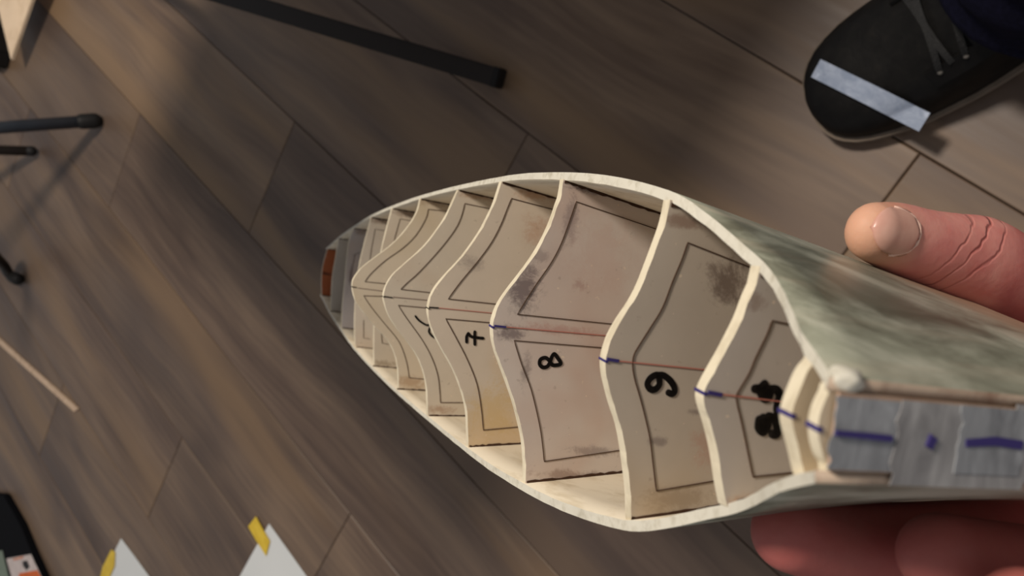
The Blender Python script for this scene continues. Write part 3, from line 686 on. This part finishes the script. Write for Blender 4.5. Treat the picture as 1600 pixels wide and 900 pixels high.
# lacing: tongue opening, facings, eyelets, laces
M_lace = plain('black_lace', (4, 4, 4), 0.5, 0.3, 0.4, 900, bump=0.8)
M_eye = NT('metal_eyelet', 0.3, 0.5).base(s2l((96, 92, 86))).m
for u0 in (0.36, 0.43, 0.50, 0.57):
    hwid = 0.5
    strip_on_shoe('lace', (u0, math.pi*0.5-0.52), (u0+0.035, math.pi*0.5+0.52), 0.0050, 0.0040, M_lace, thick=0.003)
    strip_on_shoe('lace', (u0+0.035, math.pi*0.5-0.50), (u0, math.pi*0.5+0.50), 0.0050, 0.0055, M_lace, thick=0.003)
    for sg in (-1, 1):
        p = shoe_pt(u0, math.pi*0.5+sg*0.56, lift=0.002); b = bmesh.new(); bmesh.ops.create_uvsphere(b, u_segments=10, v_segments=6, radius=0.0032)
        for v in b.verts: v.co = v.co*0.8 + p
        me = bpy.data.meshes.new('eyelet'); b.to_mesh(me); b.free(); o = link('eyelet', me, M_eye, shoe, True)
for sg in (-1, 1): strip_on_shoe('facing', (0.33, math.pi*0.5+sg*0.62), (0.62, math.pi*0.5+sg*0.66), 0.016, 0.0018, M_leather, thick=0.003)
# trouser leg: hem over the ankle, shin rising
M_navy = NT('navy_trouser_cloth', 0.9, 0.1); _g = M_navy.noise(300, 3); M_navy.base(M_navy.ramp(_g, [(0.3, s2l((8, 8, 22))), (0.7, s2l((16, 16, 34)))])); M_navy.bump(_g, 0.3, 0.0006); M_navy = M_navy.m
base = Vector((toe.x, toe.y, 0)) + SA*SL*0.70
pts = [base+Vector((0, 0, 0.085))-SA*0.01, base+Vector((0, 0, 0.12)), base+SA*0.02+Vector((0, 0, 0.18)), base+SA*0.05+Vector((0, 0, 0.28)), base+SA*0.08+Vector((0, 0, 0.40)), base+SA*0.10+Vector((0, 0, 0.50))]
rad = [(0.070, 0.075), (0.068, 0.072), (0.062, 0.064), (0.062, 0.062), (0.068, 0.066), (0.070, 0.070)]
flat = resample([tuple(p)+r for p, r in zip(pts, rad)], 6)
v_, f_ = tube_rings([q[:3] for q in flat], [(q[3]*(1+0.05*math.sin(i*1.3)), q[4]*(1+0.04*math.sin(i*1.9+1))) for i, q in enumerate(flat)], 28, up0=SA)
tr = mesh('trouser_leg', v_, f_, M_navy, smooth=True); under(tr, person)

# ------------------------------------------------------------------ TABLE with square black legs
M_black = plain('black_powder_coated_steel', (26, 20, 16), 0.45, 0.4, 0.15, 90)
M_cap = plain('black_plastic_cap', (18, 16, 15), 0.6, 0.3)
foot = onfloor(786, 124, 0.010); foot.z = 0; table = empty('work_table', (foot.x, foot.y, 0)); tag(table, 'table on a black steel base whose long foot bar crosses the floor above the hull', 'table')
bpy.context.view_layer.update()
def boxm(name, a, b, mat, parent=None, bev=0.0, local=True):
    bm = bmesh.new(); bmesh.ops.create_cube(bm, size=1.0)
    for v in bm.verts: v.co = Vector([(a[i]+b[i])/2 + v.co[i]*(b[i]-a[i]) for i in range(3)])
    if bev: bmesh.ops.bevel(bm, geom=list(bm.edges), offset=bev, segments=2, affect='EDGES')
    me = bpy.data.meshes.new(name); bm.to_mesh(me); bm.free(); o = link(name, me, mat, parent)
    return o
hub = onfloor(375, 1, 0.12); f0 = Vector((foot.x, foot.y, 0.0125)); bd_ = (hub-f0); hub = f0 + bd_*1.35
def bar(name, p, q, r, mat, parent, up0, cap=None):
    v, f_ = tube_rings([p, q], r*1.4142, 4, up0=up0); o = mesh(name, v, f_, mats=mat); under(o, parent); return o
def square_bar(name, p, q, r, mat):
    d_ = (q-p).normalized(); a_ = d_.cross(Vector((0, 0, 1))).normalized(); b_ = a_.cross(d_)
    vs = [x + a_*r*i + b_*r*j for x in (p, q) for i, j in ((-1, -1), (1, -1), (1, 1), (-1, 1))]
    fs = [(0, 1, 2, 3), (7, 6, 5, 4)] + [(k, 4+k, 4+(k+1) % 4, (k+1) % 4) for k in range(4)]
    o = mesh(name, vs, fs, mats=mat); b = bmesh.new(); b.from_mesh(o.data); bmesh.ops.bevel(b, geom=list(b.edges), offset=0.0015, segments=2, affect='EDGES'); b.to_mesh(o.data); b.free()
    under(o, table); return o
arm_ = square_bar('foot_bar', f0+bd_.normalized()*0.006, hub, 0.0112, M_black)
c_ = square_bar('end_cap', f0, f0+bd_.normalized()*0.010, 0.0118, M_cap); M_ = c_.matrix_world.copy(); c_.parent = arm_; c_.matrix_parent_inverse = Matrix()
fh = Vector((2*hub.x-f0.x, 2*hub.y-f0.y, 0.011)); square_bar('foot_bar', fh, hub, 0.0088, M_black)
sd = Vector((bd_.y, -bd_.x, 0)).normalized()*0.45
square_bar('foot_bar', Vector((hub.x+sd.x, hub.y+sd.y, 0.011)), hub, 0.0088, M_black)
square_bar('post', hub-Vector((0, 0, 0.01)), Vector((hub.x, hub.y, 0.70)), 0.02, M_black)
TX0, TX1, TY0, TY1 = hub.x-0.02, hub.x+0.72, 0.50, 1.16
boxm('tabletop', (TX0-foot.x, TY0-foot.y, 0.70), (TX1-foot.x, TY1-foot.y, 0.725), plain('table_board', (120, 96, 74), 0.5), table, 0.002)
print('hub', hub)

# ------------------------------------------------------------------ CHAIR at the left
M_tubem = plain('dark_grey_blue_tube', (44, 50, 58), 0.35, 0.5, 0.1, 60, metal=0.0)
fa, fb, fc = onfloor(158, 190), onfloor(60, 237), onfloor(25, 434)
chair = empty('metal_chair', (fa.x, fa.y, 0)); tag(chair, 'dark metal chair whose rubber-tipped legs reach in at the left edge', 'chair')
bpy.context.view_layer.update()
def chair_leg(p, q, r, mat, cap_len=0.02, capr=1.25, name='leg'):
    o = mesh(name, *tube_rings([p, p.lerp(q, 0.5), q], r, 14), mats=mat, smooth=True); under(o, chair)
    d_ = (q-p).normalized(); v, f_ = round_ends([p-Vector((0, 0, 0)), p+d_*cap_len], [r*capr, r*capr], 4)
    c_ = mesh('rubber_foot', *tube_rings(v, f_, 14), mats=M_cap, smooth=True); c_.parent = o; return o
za = 0.013
def up_to(f_, x, y, h, H_=0.44): p = onfloor(x, y, h); q = Vector((f_.x, f_.y, 0)); return q+(p-q)*(H_/h)
ta, tb = up_to(fa, -170, 212, 0.29), up_to(fb, -330, 225, 0.33)
chair_leg(fa+Vector((0, 0, za)), ta, 0.0115, M_tubem)
chair_leg(fb+Vector((0, 0, za)), tb, 0.010, M_black, 0.004, 1.05)
# curved foot: tube sweeping down to its glide
cp = [onfloor(27, 436, 0.012), onfloor(14, 428, 0.020), onfloor(0, 408, 0.045), onfloor(-40, 380, 0.12), onfloor(-180, 365, 0.30), onfloor(-330, 360, 0.44)]
cpts = resample([tuple(p) for p in cp], 5)
o = mesh('leg', *tube_rings(cpts, 0.0105, 14), mats=M_black, smooth=True); under(o, chair)
v, f_ = round_ends([Vector(cpts[0]), Vector(cpts[3])], [0.0135, 0.0125], 4); c_ = mesh('rubber_foot', *tube_rings(v, f_, 14), mats=M_cap, smooth=True); c_.parent = o
s1, s2, s3 = ta, tb, onfloor(-330, 360, 0.44); print('seat', s1, s2, s3)
cc = (s1+s2+s3)/3; q = [cc+Vector((0.17*math.cos(a*math.pi/12), 0.17*math.sin(a*math.pi/12), 0)) for a in range(24)]
seat = mesh('seat', *prism([Vector((p.x-0.02, p.y+0.10, 0.435)) for p in q], (0, 0, 1), 0.03), mats=M_cap); under(seat, chair)
chair_leg(fc+Vector((-0.20, 0.25, za)), s3+Vector((-0.12, 0.18, 0)), 0.0105, M_black)

# ------------------------------------------------------------------ small things on the floor
stick = mesh('wooden_strip', *prism([onfloor(-40, 492, 0), onfloor(-40, 501, 0), onfloor(118, 643, 0), onfloor(124, 638, 0)], (0, 0, 1), 0.003), mats=balsa('pale_strip_wood', (168, 142, 118), (196, 170, 144), (1, 1, 1), 90))
tag(stick, 'thin pale wooden strip lying on the floor at the left edge', 'wood strip')
M_paper = plain('white_paper', (206, 208, 206), 0.8, 0.2, 0.02, 8)
M_ytape = NT('yellow_tape', 0.4, 0.4); _g = M_ytape.noise(80, 3); M_ytape.base(M_ytape.ramp(_g, [(0.3, s2l((206, 172, 40))), (0.7, s2l((222, 190, 60)))])); M_ytape.b.inputs['Alpha'].default_value = 0.92; M_ytape = M_ytape.m
def sheet(name, apex, left, right, k, lab, tp_poly):
    A, B, D = onfloor(*apex), onfloor(*left), onfloor(*right); e1 = (B-A)*k; e2 = (D-A)*k; n = 10
    vs, fs = [], []
    for layer in (0, 1):
        for i in range(n+1):
            for j in range(n+1):
                p = A+e1*i/n+e2*j/n; z = 0.0009-0.0005*layer+0.0012*max(0, noise.noise(p*9))
                vs.append(Vector((p.x, p.y, z)))
    K = (n+1)**2
    for i in range(n):
        for j in range(n):
            a = i*(n+1)+j; fs += [(a, a+1, a+n+2, a+n+1), (K+a, K+a+n+1, K+a+n+2, K+a+1)]
    o = mesh(name, vs, fs, M_paper, recalc=True); tag(o, lab, 'paper', None)
    poly = [onfloor(*p) for p in tp_poly]; poly = [Vector((p.x, p.y, 0.0026)) for p in poly]
    return o, poly
p1, t1 = sheet('paper_sheet', (190, 841), (160, 900), (235, 902), 3.2, 'white paper corner on the floor nearest the bottom-left box, yellow tape on its left edge', [(176, 858), (182, 862), (181, 884), (172, 904), (158, 904), (163, 884)])
p2, t2 = sheet('paper_sheet', (421, 818), (375, 901), (481, 902), 3.0, 'larger white paper corner on the floor with yellow tape crossing its tip', [(402, 806), (390, 822), (402, 843), (418, 868), (424, 845), (413, 826)])
for o, pl, lab in ((p1, t1, 'yellow tape strip on the edge of the left paper'), (p2, t2, 'yellow tape strip across the tip of the larger paper')):
    t_ = mesh('yellow_tape_strip', *prism(pl, (0, 0, 1), 0.0004), mats=M_ytape); t_.parent = o; t_['label'] = lab
# balsa offcut standing on its point at the top left, beside a black case
tipp = onfloor(22, 94, 0.03)
w1, w2 = onfloor(-16, -60, 0.040), onfloor(76, -60, 0.040)
wn = (w2-tipp).cross(w1-tipp).normalized()
off = mesh('balsa_offcut', *prism([tipp, tipp.lerp(w1, 0.5), w1, w2, tipp.lerp(w2, 0.5)], (0, 0, 1), 0.006), mats=balsa('offcut_balsa', (214, 186, 150), (236, 210, 178), (1, 1, 1), 25))
tag(off, 'pale pointed wood offcut lying raised on the black case at the top left corner', 'wood piece')
def obox(name, corners, h, mat, lab, cat, bev=0.004):
    P = [onfloor(*c_) for c_ in corners]; P = [Vector((p.x, p.y, 0)) for p in P]
    b = bmesh.new(); vs_, fs_ = prism(P, (0, 0, 1), h); bv_ = [b.verts.new(v) for v in vs_]
    for f__ in fs_: b.faces.new([bv_[i] for i in f__])
    bmesh.ops.recalc_face_normals(b, faces=b.faces); bmesh.ops.bevel(b, geom=list(b.edges), offset=bev, segments=2, affect='EDGES')
    me = bpy.data.meshes.new(name); b.to_mesh(me); b.free(); o = link(name, me, mat); tag(o, lab, cat); return o
case = obox('black_case', [(-60, -80), (6, -80), (8, 50), (19, 84), (14, 108), (-60, 104)], 0.03, M_cap, 'small black case at the left edge behind the point of the wood offcut', 'case')
def top_at(x, y, h): p = onfloor(x, y, h); return p
bh = 0.014
def boxpts(pts, h): return [top_at(x, y, h) for x, y in pts]
top = boxpts([(-70, 765), (6, 773), (33, 820), (50, 862), (74, 915), (20, 960), (-70, 960)], bh)
b = bmesh.new(); vs_, fs_ = prism([Vector((p.x, p.y, 0)) for p in top], (0, 0, 1), bh); bv_ = [b.verts.new(v) for v in vs_]
for f__ in fs_: b.faces.new([bv_[i] for i in f__])
bmesh.ops.recalc_face_normals(b, faces=b.faces); bmesh.ops.bevel(b, geom=list(b.edges), offset=0.003, segments=2, affect='EDGES')
me = bpy.data.meshes.new('black_box'); b.to_mesh(me); b.free(); bx_ = link('black_box', me, plain('black_box_card', (6, 6, 9), 0.8, 0.1)); tag(bx_, 'black box with a white and orange label in the bottom left corner', 'box')
def patch(name, pts, mat, z=0.0006):
    P = [top_at(x, y, bh+z) for x, y in pts]; o = mesh(name, *prism(P, (0, 0, -1), 0.0008), mats=mat); o.parent = bx_; return o
patch('label', [(10, 873), (48, 866), (66, 905), (20, 910)], plain('white_label', (196, 182, 176), 0.6), 0.0006)
patch('label_orange_band', [(30, 896), (58, 891), (66, 906), (28, 912)], plain('orange_print', (206, 96, 34), 0.6), 0.0012)
patch('label_orange_band', [(20, 873), (36, 869), (36, 872), (21, 876)], plain('orange_print_pale', (200, 128, 96), 0.6), 0.0012)
patch('label_mark', [(35, 877), (42, 876), (46, 886), (41, 891), (36, 884)], ink, 0.0012)
patch('label_green_edge', [(-8, 862), (3, 860), (14, 905), (-8, 908)], plain('green_grey_print', (112, 124, 108), 0.6), 0.0010)
